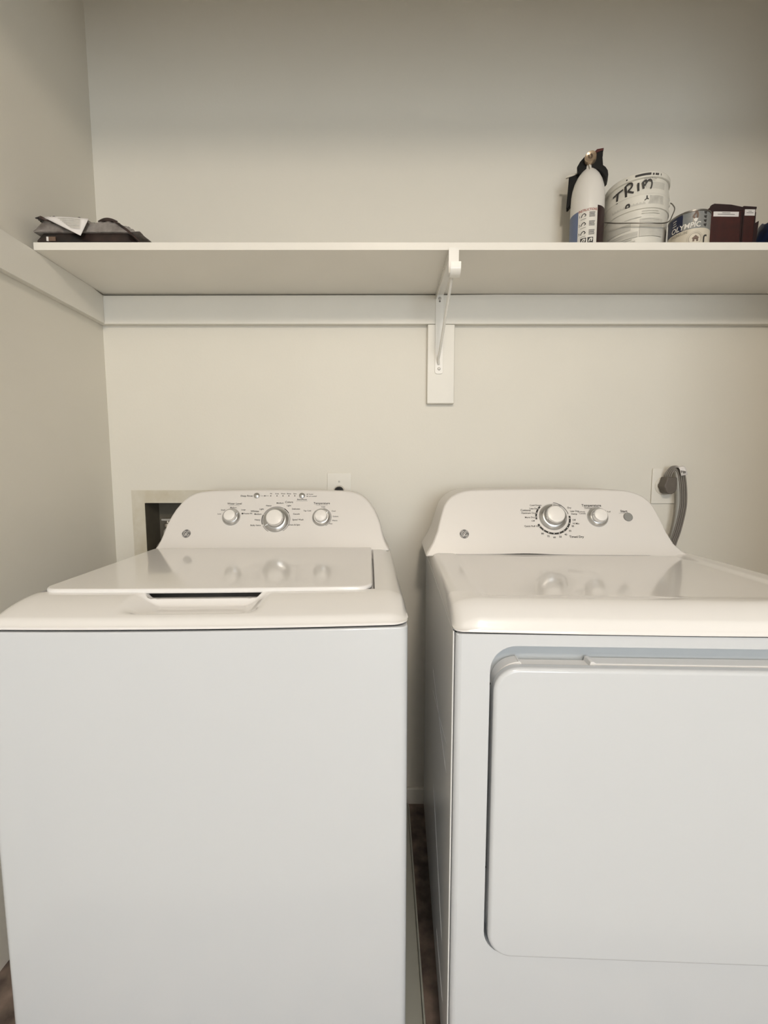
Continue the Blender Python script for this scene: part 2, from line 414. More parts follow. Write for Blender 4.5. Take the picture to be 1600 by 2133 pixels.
def curl(bm, f, pts, w):
    pts = [Vector((p[0], p[1], 0)) for p in pts]; P = spline(pts, 6); prev = None
    for i, p in enumerate(P):
        t = (P[min(i + 1, len(P) - 1)] - P[max(i - 1, 0)]).normalized(); q = Vector((-t.y, t.x, 0)) * w / 2
        cur = (bm.verts.new(f(*(p + q).xy)), bm.verts.new(f(*(p - q).xy)))
        if prev: bm.faces.new((prev[0], prev[1], cur[1], cur[0]))
        prev = cur
def badge(c, u, t, R):
    """round monogram emblem: disc, inner ring with four swirls, two script letters"""
    lg = obj('emblem', lathe(B(), [(R, .0002), (R, .0009), (R * .97, .0013), (.0001, .0013)], 36), 'logo', c.root, smooth=40)
    lg.location = c.pt(u, t); lg.rotation_euler = c.rot
    f = lambda x, y: Vector((x * R, y * R, .0016)); bm = B()
    for k in range(4):
        a = k * PI / 2 + .3
        curl(bm, f, [(.9 * math.cos(a + s * .22), (.9 - .02 * s * (4 - s)) * math.sin(a + s * .22)) for s in range(5)], .09)
    # letter one: a looped script capital
    curl(bm, f, [(-.02, .34), (-.20, .50), (-.44, .40), (-.56, .05), (-.46, -.32), (-.24, -.40), (-.10, -.16), (-.12, .05), (-.32, .02)], .12)
    curl(bm, f, [(-.10, .04), (-.04, -.30), (-.16, -.55), (-.34, -.58)], .10)
    # letter two
    curl(bm, f, [(.52, .30), (.40, .48), (.20, .42), (.12, .22), (.22, .08), (.38, .06)], .12)
    curl(bm, f, [(.36, .06), (.12, .02), (.06, -.22), (.20, -.46), (.42, -.42), (.56, -.20), (.60, -.34)], .12)
    obj('monogram', bm, 'logol', lg)

# ------------------------------------------------------------------ washer
WW, WD = .720, .64
YAW = .0337
wr = thing('washing_machine', 'white top-loading washing machine with hinged lid and three console knobs', 'washer',
           (-.676 + WW / 2 * math.cos(YAW), .673 + WW / 2 * math.sin(YAW), 0), YAW)
BOW = .010
out = plan(WW, WD, BOW, .014, .002)
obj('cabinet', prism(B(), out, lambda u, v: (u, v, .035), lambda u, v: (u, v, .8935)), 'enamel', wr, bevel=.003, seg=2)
obj('seam_shade_fill', prism(B(), plan(WW, WD, BOW, .014, .010), lambda u, v: (u, v, .8935), lambda u, v: (u, v, .8985)), 'void', wr)  # dark filler standing in for the shade inside the seam
for (u, v) in ((-.29, .06), (.29, .06), (-.29, .58), (.29, .58)):
    obj('foot', lathe(B(), [(.022, 0), (.022, .012), (.010, .016), (.010, .04)], 16), 'black', wr, smooth=40, loc=(u, v, .0142))
LU, LV0, LV1 = .312, .097, .526; LO = -.0145
def zw(u, v):
    d = WW / 2 - abs(u)
    z = .9315
    z -= .023 * max(0, 1 - v / .10) ** 1.7
    z -= .011 * max(0, 1 - v / .016) ** 2
    z -= .016 * max(0, 1 - d / .040) ** 2 + .012 * max(0, 1 - d / .009) ** 2
    dm = .0305; q = .9315 - z; z = .9315 - q / (1 + (q / dm) ** 8) ** .125
    p = (1 - smooth01(.074, .130, abs(u + .018))) * smooth01(.020, .050, v) * (1 - smooth01(.088, .101, v))
    z -= .0238 * p
    if abs(u - LO) < LU + .0044 and v > LV0 + .010 and v < LV1: z = min(z, .906)
    if v > .0885: z = min(z, .9192 + .013 * smooth01(.098, .112, abs(u + .020)) + (0 if v > .1 else .004 * smooth01(.0985, .0885, v)))
    return z
us = lines((-WW / 2, -.3312, 14), (-.3312, -.3302, 1), (-.3302, -.155, 12), (-.155, -.075, 28), (-.075, .035, 8), (.035, .125, 30), (.125, .2975, 12), (.2975, .3022, 2), (.3022, WW / 2, 18))
vs = lines((0, .016, 8), (.016, .06, 24), (.06, .1065, 30), (.1065, .1075, 1), (.1075, .17, 10), (.17, .5255, 10), (.5255, .5265, 1), (.5265, .62, 4))
obj('top_cover', cover(WW, .62, BOW, .030, us, vs, zw, .8985), 'plast', wr, smooth=50)
# lid
lid = rrect(-LU, LU, LV0, LV1 - .002, [.030, .030, .006, .006], 8)
def lidy(u, v): return v - (.006 * (1 - (u / LU) ** 2) - .002) * max(0, 1 - (v - LV0) / .10)
lp = []
for i, p in enumerate(lid):
    q = lid[(i + 1) % len(lid)]; lp.append(p)
    if abs(p[1] - q[1]) < 1e-6 and p[1] < .2:
        for k in range(1, 16): lp.append((p[0] + (q[0] - p[0]) * k / 16, p[1]))
obj('lid', prism(B(), lp, lambda u, v: (u + LO, lidy(u, v), .9285), lambda u, v: (u + LO, lidy(u, v), .9385)), 'plast', wr, bevel=.0042, seg=4)
con = Console(wr, .527, .930, .605, 1.100, .010)
con.body([(-.004, .343), (.006, .338), (.016, .332), (.032, .326), (.055, .320), (.080, .315), (.105, .306), (.127, .296), (.146, .284), (.160, .273), (.171, .260), (.179, .245), (.184, .228), (.187, .205)], .635)
con.du = .010
knob(con, .0035, .0940, .0385, .026, 2.2)
knob(con, -.1290, .1030, .0265, .021, -1.1)
knob(con, .1380, .1010, .0275, .021, -.9)
for u in (-.0595, .0770):
    con.lathe('button', [(.0088, .0003), (.0088, .0035), (.007, .0052), (.0001, .006)], u, .1710, 'satin', n=24)
bm = B(); bg = B()
LED = [(-.0175, 'Fill'), (.0010, 'Soak'), (.0190, 'Wash'), (.0370, 'Rinse'), (.0550, 'Spin')]
for u, s in LED:
    add_text(bm, s, .0058, con.frame(u, .1775), .004)
    ell(bm, con.frame(u, .1705), .0017, .0017, 12)
add_text(bm, 'Deep Rinse', .0078, con.frame(-.090, .1705), .01)
f = con.frame(-.0355, .1705); bm.faces.new([bm.verts.new(f(*p)) for p in ((-.012, -.0004), (.012, -.0004), (.012, .0004), (-.012, .0004))])
ell(bm, con.frame(-.0355, .1705), .0018, .0018, 12)
for y, s in ((.1755, 'Power'), (.1690, 'Lid Locked')):
    ell(bm, con.frame(.0925, y), .0016, .0016, 12); add_text(bm, s, .0056, con.frame(.0965, y), .004, align=-1)
add_text(bm, 'Start/Pause', .0066, con.frame(.0770, .1585), .01)
add_text(bm, 'Water Level', .0085, con.frame(-.1240, .1455), .012)
add_text(bm, 'Temperature', .0092, con.frame(.1375, .1460), .012)
add_text(bm, 'Colors', .0085, con.frame(.0390, .1500), .014)
add_text(bm, 'Whites', .0085, con.frame(-.0615, .1210), .014)
for u, t, s, al in ((.012, .147, 'Medium', 0), (.033, .139, 'Light', -1), (-.021, .139, 'Heavy', 0), (-.035, .128, 'Light', 1), (-.041, .112, 'Medium', 1),
                    (-.043, .094, 'Heavy', 1), (-.040, .077, 'Bulky Items', 1), (.049, .128, 'Delicates', -1), (.053, .112, 'Casuals', -1), (.052, .094, 'Speed Wash', -1), (.042, .078, 'Drain & Spin', -1)):
    add_text(bm, s, .0066, con.frame(u, t), .012, align=al)
for u, t, s, al in ((-.160, .113, 'Low', 1), (-.150, .1255, 'Small', 1), (-.126, .133, 'Medium', 0), (-.102, .126, 'Large', -1), (-.094, .114, 'Precise Fill', -1),
                    (.106, .122, 'Tap Cold', 1), (.142, .1345, 'Cold', 0), (.168, .121, 'Cool', -1), (.172, .104, 'Colors', -1), (.170, .091, 'Warm', -1), (.162, .081, 'Hot', -1)):
    add_text(bm, s, .0060, con.frame(u, t), .010, align=al)
ell(bm, con.frame(-.0975, .114), .0026, .0026, 12)
arc(bm, con, .0035, .094, .0405, .0428, .5, 1.0); arc(bm, con, .0035, .094, .0405, .0428, 2.75, 3.5)
arc(bg, con, .0035, .094, .0405, .0420, -1.0, .45); arc(bg, con, .0035, .094, .0405, .0420, 3.6, 4.2); arc(bg, con, .0035, .094, .0405, .0420, 1.05, 2.7)
arc(bg, con, .138, .101, .0288, .0300, -1.1, 1.4)
for (u0, u1, t) in ((-.140, -.108, .1395), (.120, .155, .1400), (.060, .094, .1535)):
    f = con.frame(0, 0); bg.faces.new([bg.verts.new(f(*p)) for p in ((u0, t), (u1, t), (u1, t + .0006), (u0, t + .0006))])
obj('lettering', bm, 'ink', wr); obj('dial_marks', bg, 'inkgrey', wr)
badge(con, -.2540, .0525, .0125)

# drain pan under the washer
pan = thing('drain_pan', 'shallow grey-white drain tray on the floor under the washer', 'tray', (-.3035, 1.03, 0))
bm = B(); box(bm, -.385, .385, -.335, .335, .0004, .014)
obj('pan_floor', bm, 'pan', pan, bevel=.002, seg=2)
bm = B()
o1 = rrect(-.390, .390, -.340, .340, .03); i1 = rrect(-.3855, .3855, -.3355, .3355, .0255)
a, b = ring(bm, o1, i1, lambda x, y: (x, y, .022)); c_, d_ = ring(bm, o1, i1, lambda x, y: (x, y, .0004)); n = len(a)
for i in range(n):
    bm.faces.new((a[i], a[(i + 1) % n], c_[(i + 1) % n], c_[i])); bm.faces.new((b[i], b[(i + 1) % n], d_[(i + 1) % n], d_[i]))
obj('pan_rim', bm, 'pan', pan, bevel=.0015, seg=2)

# ------------------------------------------------------------------ dryer
DW, DD = .7008, .69
DYAW = -.034
dr = thing('clothes_dryer', 'white front-loading clothes dryer with a large square door and two console knobs', 'dryer',
           (.1125 + DW / 2 * math.cos(DYAW), .6602 + DW / 2 * math.sin(DYAW), 0), DYAW)
DT = .8965
h = DW / 2
def out_rect(v0, v1, inset): return [(-h + inset, v0), (h - inset, v0), (h - inset, v1), (-h + inset, v1)]
obj('body', prism(B(), out_rect(.045, DD, .003), lambda u, v: (u, v, .03), lambda u, v: (u, v, DT)), 'void', dr)
# side panels, stamped with shallow diagonal ribs on the visible side
for s in (-1, 1):
    sp = obj('side_panel', bx(s * h - .003 if s > 0 else -h, h if s > 0 else -h + .003, .011, DD, .025, DT), 'side', dr, bevel=.0012, seg=2)
    for (v0, z0, v1, z1) in ((.06, .66, .40, .595), (.06, .60, .40, .66), (.09, .21, .34, .39), (.07, .12, .22, .12)):
        bm = tube(B(), [(s * (h - .0028), v0, z0), (s * (h - .0022), v0 * .9 + v1 * .1, z0 * .9 + z1 * .1), (s * (h - .0022), v0 * .1 + v1 * .9, z0 * .1 + z1 * .9), (s * (h - .0028), v1, z1)], [.0022, .0034, .0034, .0022], 10)
        obj('stamped_rib', bm, 'side', sp, smooth=60)
RU, RZ0, RZ1, RR = .291, .3265, .8775, .042
# front panel with the door recess
bm = B()
no = 9
inner = rrect(-RU, RU, RZ0, RZ1, RR, 8)
outer = rrect(-h + .013, h - .013, .030, DT, .0005, 8)
a, b = ring(bm, outer, inner, lambda x, z: (x, 0, z))
c_ = [bm.verts.new((v.co.x, .040, v.co.z)) for v in b]
n = len(b)
for i in range(n): bm.faces.new((b[i], b[(i + 1) % n], c_[(i + 1) % n], c_[i]))
bm2 = bm
# rolled edges left, right, bottom and top of the front panel
def strip(pts, z0, z1):
    pr = None
    for (u, v) in pts:
        cur = (bm.verts.new((u, v, z0)), bm.verts.new((u, v, z1)))
        if pr: bm.faces.new((pr[0], cur[0], cur[1], pr[1]))
        pr = cur
for s in (-1, 1):
    pts = [(s * (h - .013), 0)] + [(s * (h - .013 + .009 * math.sin(t)), .009 - .009 * math.cos(t)) for t in (PI / 8, PI / 4, 3 * PI / 8, PI / 2)] + [(s * (h - .004), .030)]
    strip(pts, .030, DT)
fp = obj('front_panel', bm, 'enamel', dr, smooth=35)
obj('panel_top_edge', bx(-h + .006, h - .006, .002, .05, DT - .003, DT - .0005), 'enamel', dr)
bm = B()
q = [bm.verts.new((x, .038 - .012 * 0, z)) for x, z in inner]; bm.faces.new(q)
obj('door_recess', bm, 'recess', dr)
# door
DU = .2858
door = rrect(-DU, DU, .3305, .8445, .040, 10)
dp = []
for i, p in enumerate(door):
    dp.append(p); q = door[(i + 1) % len(door)]
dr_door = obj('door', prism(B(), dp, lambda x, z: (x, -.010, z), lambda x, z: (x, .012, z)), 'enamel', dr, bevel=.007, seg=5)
def liner():
    zt, zn = .8480, .8405
    R_ = .040; o = [(-DU + .003 + R_ - R_ * math.cos(t), zt - .002 - R_ + R_ * math.sin(t)) for t in [PI / 2 * i / 8 for i in range(8)]]
    o += [(-DU + .003 + R_, zt - .0015), (-.243, zt), (-.240, zt - .001), (-.236, zn), (-.128, zn), (-.1265, zt), (-.122, zt + .0005), (-.117, zt - .0025), (DU - .045, zt - .0025)]
    o += [(DU - .004, .800), (DU - .004, .37), (DU - .045, .334), (-DU + .045, .334), (-DU + .003, .37)]
    return o
obj('door_liner', prism(B(), liner(), lambda x, z: (x, .010, z), lambda x, z: (x, .034, z)), 'plast', dr, bevel=.001, seg=2)
for z in (.805, .472):
    obj('hinge_screw', lathe(B(), [(.003, -.003), (.0001, -.004)], 10, (-.2885, .02, z), 'Y'), 'black', dr)
# top cover
def zd(u, v):
    d = h - abs(u); z = .9420
    t = max(0, 1 - v / .050)
    z -= .030 * t ** 1.5 + .0125 * max(0, 1 - v / .012) ** 2
    z -= .006 * max(0, 1 - d / .020) ** 2 + .010 * max(0, 1 - d / .006) ** 2
    z -= .022 * max(0, 1 - d / .045) ** 1.5 * max(0, 1 - v / .09)
    dm = .0400; q = .9420 - z; z = .9420 - q / (1 + (q / dm) ** 8) ** .125
    z -= .0035 * smooth01(.050, .072, d) * smooth01(.055, .085, v)
    return z
us = lines((-h, -h + .02, 10), (-h + .02, -h + .09, 14), (-h + .09, h - .09, 20), (h - .09, h - .02, 14), (h - .02, h, 10))
vs = lines((0, .012, 8), (.012, .06, 20), (.06, .10, 12), (.10, .66, 14))
obj('top_cover', cover(DW, .66, .006, .016, us, vs, zd, .9000), 'plast', dr, smooth=60)
obj('seam_shade_fill', prism(B(), out_rect(.010, .6, .010), lambda u, v: (u, v, DT - .001), lambda u, v: (u, v, .9002)), 'void', dr)  # dark filler for the shaded gap under the cover
dc = Console(dr, .450, .936, .525, 1.105, -.030); dc.flare = .022
dc.body([(-.004, .338), (.006, .334), (.015, .329), (.034, .318), (.066, .305), (.090, .299), (.115, .292), (.140, .284), (.155, .275), (.168, .262), (.177, .247), (.183, .230), (.187, .208)], .67)
# narrow dark joint where the console meets the top, opening up left of the middle
bm = B()
xs = [-.30 + .52 * i / 30 for i in range(31)]
pr = None
for x in xs:
    wdt = .0004 + .0026 * math.exp(-((x + .10) / .06) ** 2)
    cur = (bm.verts.new(dc.pt(x, .0035, .0006)), bm.verts.new(dc.pt(x, .0035 + wdt, .0006)))
    if pr: bm.faces.new((pr[0], cur[0], cur[1], pr[1]))
    pr = cur
obj('console_joint', bm, 'void', dr)
KU, KT = -.0205, .1085
knob(dc, KU, KT, .0370, .027, 0.0)
knob(dc, .0990, .1085, .0275, .022, -.9)
dc.lathe('button', [(.0118, .0003), (.0118, .003), (.0105, .0042), (.0001, .0046)], .1800, .1090, 'greybtn', n=28)
bm = B(); bg = B(); bw = B()
arc(bm, dc, KU, KT - .002, .0425, .0475, PI + .42, 2 * PI + .12, 40)
arc(bm, dc, KU, KT - .002, .0425, .0470, 2.35, 3.25, 20)
arc(bg, dc, KU, KT - .002, .0425, .0445, .25, 1.45, 20)
for k in range(9):
    a = PI + .42 + (PI - .30) * (k + .5) / 9
    ell(bw, dc.frame(KU + .045 * math.cos(a), KT - .002 + .045 * math.sin(a), .0011), .0014, .0014, 10)
for a in (2.55, 2.85, 3.1): ell(bw, dc.frame(KU + .045 * math.cos(a), KT - .002 + .045 * math.sin(a), .0011), .0013, .0013, 10)
for k, s in enumerate(('80', '70', '60', '50', '40', '30', '20')):
    a = PI + .95 + 1.75 * k / 6
    add_text(bm, s, .0070, dc.frame(KU + .0555 * math.cos(a), KT - .002 + .0555 * math.sin(a)), .012)
for u, t, s, al in ((-.069, .1325, 'Less Dry', 0), (-.066, .1195, 'Optimum Dry', 1), (-.069, .1070, 'More Dry', 1), (-.070, .0970, 'Off', 1), (-.062, .0820, 'Quick Fluff 10', 1),
                    (-.048, .1420, 'Cool Down', 1), (.022, .1350, 'Dry', -1), (.028, .1255, 'Less Dry', -1), (.030, .1175, 'Damp', -1), (.031, .1000, 'Off', -1), (.031, .0900, '10 Min', -1)):
    add_text(bm, s, .0066, dc.frame(u, t), .012, align=al)
add_text(bm, 'Cottons', .0082, dc.frame(-.0920, .1275), .014)
add_text(bg, 'Casuals', .0078, dc.frame(-.0050, .1420), .014)
add_text(bm, 'Timed Dry', .0086, dc.frame(.0360, .0530), .016)
add_text(bm, 'Temperature', .0098, dc.frame(.0870, .1420), .014)
add_text(bm, 'Start', .0096, dc.frame(.1720, .1255), .014)
add_text(bg, 'Cottons', .0060, dc.frame(.0580, .1240), .012); add_text(bg, 'Casuals', .0060, dc.frame(.0600, .1190), .012)
add_text(bg, 'Delicates', .0060, dc.frame(.0790, .1340), .012); add_text(bg, 'Air Fluff', .0056, dc.frame(.127, .124), .010)
f = dc.frame(0, 0)
for (u0, u1, t) in ((.158, .186, .1195), (.066, .108, .1365)):
    bg.faces.new([bg.verts.new(f(*p)) for p in ((u0, t), (u1, t), (u1, t + .0006), (u0, t + .0006))])
obj('lettering', bm, 'ink', dr); obj('dial_marks', bg, 'inkgrey', dr); obj('dial_dots', bw, 'labelw', dr)
badge(dc, -.2620, .0595, .0125)
for (u, v) in ((-.30, .06), (.30, .06), (-.30, .62), (.30, .62)):
    obj('foot', lathe(B(), [(.022, 0), (.022, .012), (.010, .016), (.010, .04)], 16), 'black', dr, smooth=40, loc=(u, v, 0))

# ------------------------------------------------------------------ wall fittings
ob = thing('washer_outlet_box', 'recessed wall box with water valves behind the washer', 'outlet box', ((HB[0] + HB[1]) / 2, YB, HB[2]))
bw_, bh = (HB[1] - HB[0]) / 2, HB[3] - HB[2]
bm = B()
a, b = ring(bm, [(-bw_ - .042, -.03), (bw_ + .042, -.03), (bw_ + .042, bh + .042), (-bw_ - .042, bh + .042)], [(-bw_, 0), (bw_, 0), (bw_, bh), (-bw_, bh)], lambda x, z: (x, -.0022, z))
for v, y in ((a, 0), (b, .0)):
    c_ = [bm.verts.new((q.co.x, y, q.co.z)) for q in v]
    for i in range(4): bm.faces.new((v[i], v[(i + 1) % 4], c_[(i + 1) % 4], c_[i]))
obj('flange', bm, 'flange', ob)
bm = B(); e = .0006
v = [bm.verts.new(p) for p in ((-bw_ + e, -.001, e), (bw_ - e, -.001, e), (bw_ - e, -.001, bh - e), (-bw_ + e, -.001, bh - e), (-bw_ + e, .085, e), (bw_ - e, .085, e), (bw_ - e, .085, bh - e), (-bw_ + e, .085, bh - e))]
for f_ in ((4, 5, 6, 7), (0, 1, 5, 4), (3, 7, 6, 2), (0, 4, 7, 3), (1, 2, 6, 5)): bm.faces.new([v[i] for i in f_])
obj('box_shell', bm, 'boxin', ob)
for k, (x, m) in enumerate(((-.052, 'brass'), (.035, 'brass'))):
    vb = obj('valve', lathe(B(), [(.010, .03), (.012, .045), (.016, .047), (.016, .060), (.011, .063), (.011, .085), (.014, .087), (.014, .097), (.006, .100), (.005, .108)], 16), m, ob, smooth=40, loc=(x, .045, 0))
    obj('valve_handle', bx(-.020, .020, -.006, .006, .107, .114), 'valveh', vb, bevel=.002, seg=2)
    obj('valve_outlet', tube(B(), [(0, 0, .075), (.004, -.020, .073), (.008, -.030, .060), (.010, -.032, .035)], .009, 10), 'valveh', vb, smooth=60)
    obj('hose', tube(B(), [(.010, -.032, .040), (.012, -.033, .02), (.014, -.033, .004)], .0115, 10), 'hose', vb, smooth=60)
obj('drain_hose', tube(B(), [(-.078, .03, .002), (-.075, .03, .020), (-.066, .032, .032), (-.05, .034, .034)], .011, 10), 'cord', ob, smooth=60)

def wall_outlet(label, x0, x1, z0, z1, rc, rr, group=None):
    t = thing('wall_outlet', label, 'outlet', ((x0 + x1) / 2, YB, z0))
    w2 = (x1 - x0) / 2
    obj('plate', prism(B(), rrect(-w2, w2, 0, z1 - z0, .003, 4), lambda x, z: (x, 0, z), lambda x, z: (x, -.005, z)), 'plate', t, bevel=.0022, seg=3)
    obj('receptacle', lathe(B(), [(rr, -.0048), (rr, -.0066), (rr * .96, -.0074), (.0001, -.0074)], 32, (rc[0], 0, rc[1]), 'Y'), 'plateb', t, smooth=40)
    return t
o1 = wall_outlet('white outlet plate on the wall behind the washer console, black plug in it', -.1860, -.1070, 1.040, 1.1550, (0, .0560), .0190)
for z in (.0865, .030):
    s_ = obj('screw', lathe(B(), [(.0032, -.005), (.0028, -.0062), (.0001, -.0066)], 12, (0, 0, z), 'Y'), 'screw', o1, smooth=40)
pg = thing('power_plug', 'black round power plug in the outlet behind the washer console', 'plug', (-.1465, YB, 1.096))
obj('plug_body', lathe(B(), [(.0145, -.0076), (.0145, -.022), (.011, -.030), (.0001, -.031)], 24, (0, 0, 0), 'Y'), 'black', pg, smooth=40)
obj('cord', tube(B(), spline([(0, -.026, -.004), (.002, -.032, -.02), (.004, -.028, -.06), (.006, -.022, -.14)], 5), .004, 8), 'black', pg, smooth=60)
o2 = wall_outlet('pale outlet plate on the wall right of the dryer console, large grey plug in it', .8775, .9560, 1.0540, 1.1700, (.0010, .0590), .0310)
dc_ = thing('dryer_power_cord', 'thick grey flat cord with plug and white tag beside the dryer console', 'cord', (.917, YB, 1.1135))
def cl(p): return (p[0] - .917, p[1] - YB, p[2] - 1.1135)
# angled plug body: rounded bottom, narrower squared top
po = [(-.0130, .0290), (.0185, .0275), (.0200, .006), (.0195, -.010), (.0150, -.0205), (.0060, -.0262), (-.005, -.0265), (-.0130, -.0215), (-.0165, -.013), (-.0175, -.010), (-.0215, -.004), (-.0215, .003), (-.0175, .010), (-.0155, .018)]
obj('plug', prism(B(), po, lambda x, z: (x - .002, -.0076, z), lambda x, z: (x, -.040, z)), 'plug', dc_, bevel=.004, seg=3)
path = spline([cl((.9130, 1.362, 1.137)), cl((.9150, 1.360, 1.155)), cl((.9230, 1.355, 1.1690)), cl((.9360, 1.350, 1.1660)), cl((.9440, 1.346, 1.150)), cl((.9500, 1.345, 1.120)), cl((.9545, 1.345, 1.080)), cl((.9555, 1.346, 1.045)), cl((.9530, 1.350, 1.005)), cl((.9470, 1.353, .965)), cl((.9390, 1.356, .930)), cl((.931, 1.36, .88)), cl((.925, 1.365, .80))], 6)
NS = 4
nrm = []
for i, p in enumerate(path):
    t = (path[min(i + 1, len(path) - 1)] - path[max(i - 1, 0)]).normalized()
    nrm.append(Vector((t.z, 0, -t.x)).normalized())
# the flat cord turns from edge-on at the plug to broadside while it hangs
for k in range(NS):
    off = (k - 1.5) * .0060
    pts = []
    for i, p in enumerate(path):
        kf = smooth01(6, 26, i)
        pts.append(p + nrm[i] * off * (.45 + .55 * kf) + Vector((0, -1, 0)) * off * (1 - kf) * .7)
    obj('cord_strand', tube(B(), pts, .0027, 8), 'cord', dc_, smooth=60)
for k in range(3):
    off = (k - 1) * .0060
    pts = [p + nrm[i] * off * (.45 + .55 * smooth01(6, 26, i)) + Vector((0, -1, 0)) * off * (1 - smooth01(6, 26, i)) * .7 for i, p in enumerate(path)]
    obj('cord_web', tube(B(), pts, .0014, 6), 'corddk', dc_, smooth=60)
# paper tag folded over the top of the cord
bm = B(); g = []
for i, (zz, yy) in enumerate(((1.1700, 1.362), (1.1735, 1.352), (1.1725, 1.340), (1.1660, 1.336), (1.1570, 1.335), (1.1455, 1.3345))):
    sh = .0042 * i * .55
    g.append([bm.verts.new(cl((x + sh, yy + .0005 * k, zz + .0035 * (k / 3)))) for k, x in enumerate((.9240, .9310, .9380, .9450))])
for i in range(len(g) - 1):
    for k in range(3): bm.faces.new((g[i][k], g[i][k + 1], g[i + 1][k + 1], g[i + 1][k]))
tg = obj('tag', bm, 'paper', dc_, smooth=50)
md = tg.modifiers.new('thickness', 'SOLIDIFY'); md.thickness = .0008
bm = B()
for j, (x, w_, h_) in enumerate(((.9335, .0016, .008), (.9365, .0010, .005), (.9395, .0012, .009), (.9420, .0010, .009), (.9445, .0016, .008), (.9470, .0009, .006))):
    z0 = 1.1625 - j * .0003
    bm.faces.new([bm.verts.new(cl(p)) for p in ((x, 1.3338, z0), (x + w_, 1.3338, z0), (x + w_ + .0012, 1.3335, z0 - h_), (x + .0012, 1.3335, z0 - h_))])
obj('tag_print', bm, 'ink', tg)

# ------------------------------------------------------------------ things on the shelf
def cyl_fn(R, a0, z0, off=.0006):
    """flat x,y wrapped on a cylinder facing -Y at angle a0 (0 = straight at -Y, positive to the right)"""
    return lambda x, y: Vector(((R + off) * math.sin(a0 + x / R), -(R + off) * math.cos(a0 + x / R), z0 + y))
def patch(bm, R, a0, a1, z0, z1, off=.0004, n=16, R1=None):
    pr = None; R1 = R if R1 is None else R1
    for i in range(n + 1):
        a = a0 + (a1 - a0) * i / n
        cur = (bm.verts.new(((R + off) * math.sin(a), -(R + off) * math.cos(a), z0)), bm.verts.new(((R1 + off) * math.sin(a), -(R1 + off) * math.cos(a), z1)))
        if pr: bm.faces.new((pr[0], cur[0], cur[1], pr[1]))
        pr = cur
    return bm
# fire extinguisher; local -Y faces the room, turned a little to the camera
ex = thing('fire_extinguisher', 'white fire extinguisher with black head and blue and white label on the shelf', 'extinguisher', (.588, 1.298, SZ1), -.42)
ER = .0450
obj('cylinder', lathe(B(), [(.030, 0), (ER - .004, .001), (ER, .006), (ER, .205), (ER * .985, .222), (ER * .93, .239), (ER * .82, .256), (ER * .66, .271), (ER * .48, .282), (.0155, .288), (.015, .300)], 48), 'extw', ex, smooth=50)
lb = obj('label', patch(B(), ER, -.52, .62, .030, .166, .0003, 24), 'labelw', ex, smooth=60)
obj('label_panel', patch(B(), ER, -1.75, -.52, .030, .163, .0003, 20), 'blue', ex, smooth=60)
obj('label_panel', patch(B(), ER, .62, 1.75, .020, .172, .0003, 20), 'maroon', ex, smooth=60)  # dark label panel, extended slightly to take in the pail's shadow
bm = B(); add_text(bm, 'INSTRUCTIONS', .0088, cyl_fn(ER, .05, .160), .02, wide=.80); obj('label_heading', bm, 'red', lb)
bm = B()
for j in range(3):
    z = .146 - j * .0235
    fn = cyl_fn(ER, -.43, z); add_text(bm, str(j + 1), .0085, fn, .01)
    fn = cyl_fn(ER, -.20, z)
    curl(bm, fn, [(-.006, -.003), (-.003, .003), (.002, .0055), (.006, .001), (.003, -.002)], .0022)
    curl(bm, fn, [(-.007, -.0095), (0, -.0085), (.007, -.0080)], .0009)
    for k in range(5):
        fn = cyl_fn(ER, .30, z + .006 - k * .0028)
        ww = .0078 - .0015 * ((k * 7 + j * 3) % 3) * .5
        nn = 4
        pv = None
        for i in range(nn + 1):
            x = -.0078 + (ww + .0078) * i / nn
            cur = (bm.verts.new(fn(x, 0)), bm.verts.new(fn(x, .0014)))
            if pv: bm.faces.new((pv[0], cur[0], cur[1], pv[1]))
            pv = cur
for a in (-.17, .24):
    patch(bm, ER, a - .165, a + .165, .0705, .0865, .0006, 6)
patch(bm, ER, -.45, .5, .0545, .0580, .0006, 10)
obj('label_print', bm, 'ink', lb)
bm = B()
for a in (-.17, .24):
    curl(bm, cyl_fn(ER, a, .0785, .0011), [(-.004, -.004), (-.001, .003), (.004, .004), (.002, -.003)], .0028)
obj('pictogram', bm, 'labelw', lb)
# black moulded head: valve block, carrying handle to the right, lever to the left
def hx(px, py): return ((px - 575) * .000131, (585 - py) * .000130 + .272)
sil = [hx(*p) for p in ((345, 440), (330, 370), (390, 270), (470, 195), (560, 160), (670, 150), (720, 125), (850, 140), (825, 200), (835, 330), (850, 460), (900, 510), (945, 590), (958, 680), (945, 770), (905, 815), (885, 720), (830, 620), (750, 540), (640, 500), (600, 500), (520, 530), (420, 600))]
hd = obj('valve_head', prism(B(), sil, lambda x, z: (x, -.014, z), lambda x, z: (x, .016, z)), 'black', ex, bevel=.003, seg=2)
lv = [hx(*p) for p in ((175, 465), (335, 440), (600, 470), (600, 640), (430, 760), (300, 920), (230, 1060), (175, 1120), (140, 1120), (160, 800))]
obj('bracket_strap', prism(B(), lv, lambda x, z: (x, .002, z), lambda x, z: (x, .022, z)), 'black', ex, bevel=.002, seg=2)
obj('pull_pin', bx(-.061, -.030, .003, .010, .2885, .2940), 'plateb', ex, bevel=.001, seg=2)
obj('red_lever', prism(B(), [hx(*p) for p in ((665, 160), (720, 118), (850, 132), (835, 172), (700, 185))], lambda x, z: (x, -.0155, z), lambda x, z: (x, -.005, z)), 'darkred', ex, bevel=.001, seg=2)
gc = hx(598, 290)
gz = obj('gauge', lathe(B(), [(.0155, -.012), (.0155, -.026), (.0140, -.029), (.0125, -.028)], 28, (gc[0], 0, gc[1]), 'Y'), 'gold', ex, smooth=40)
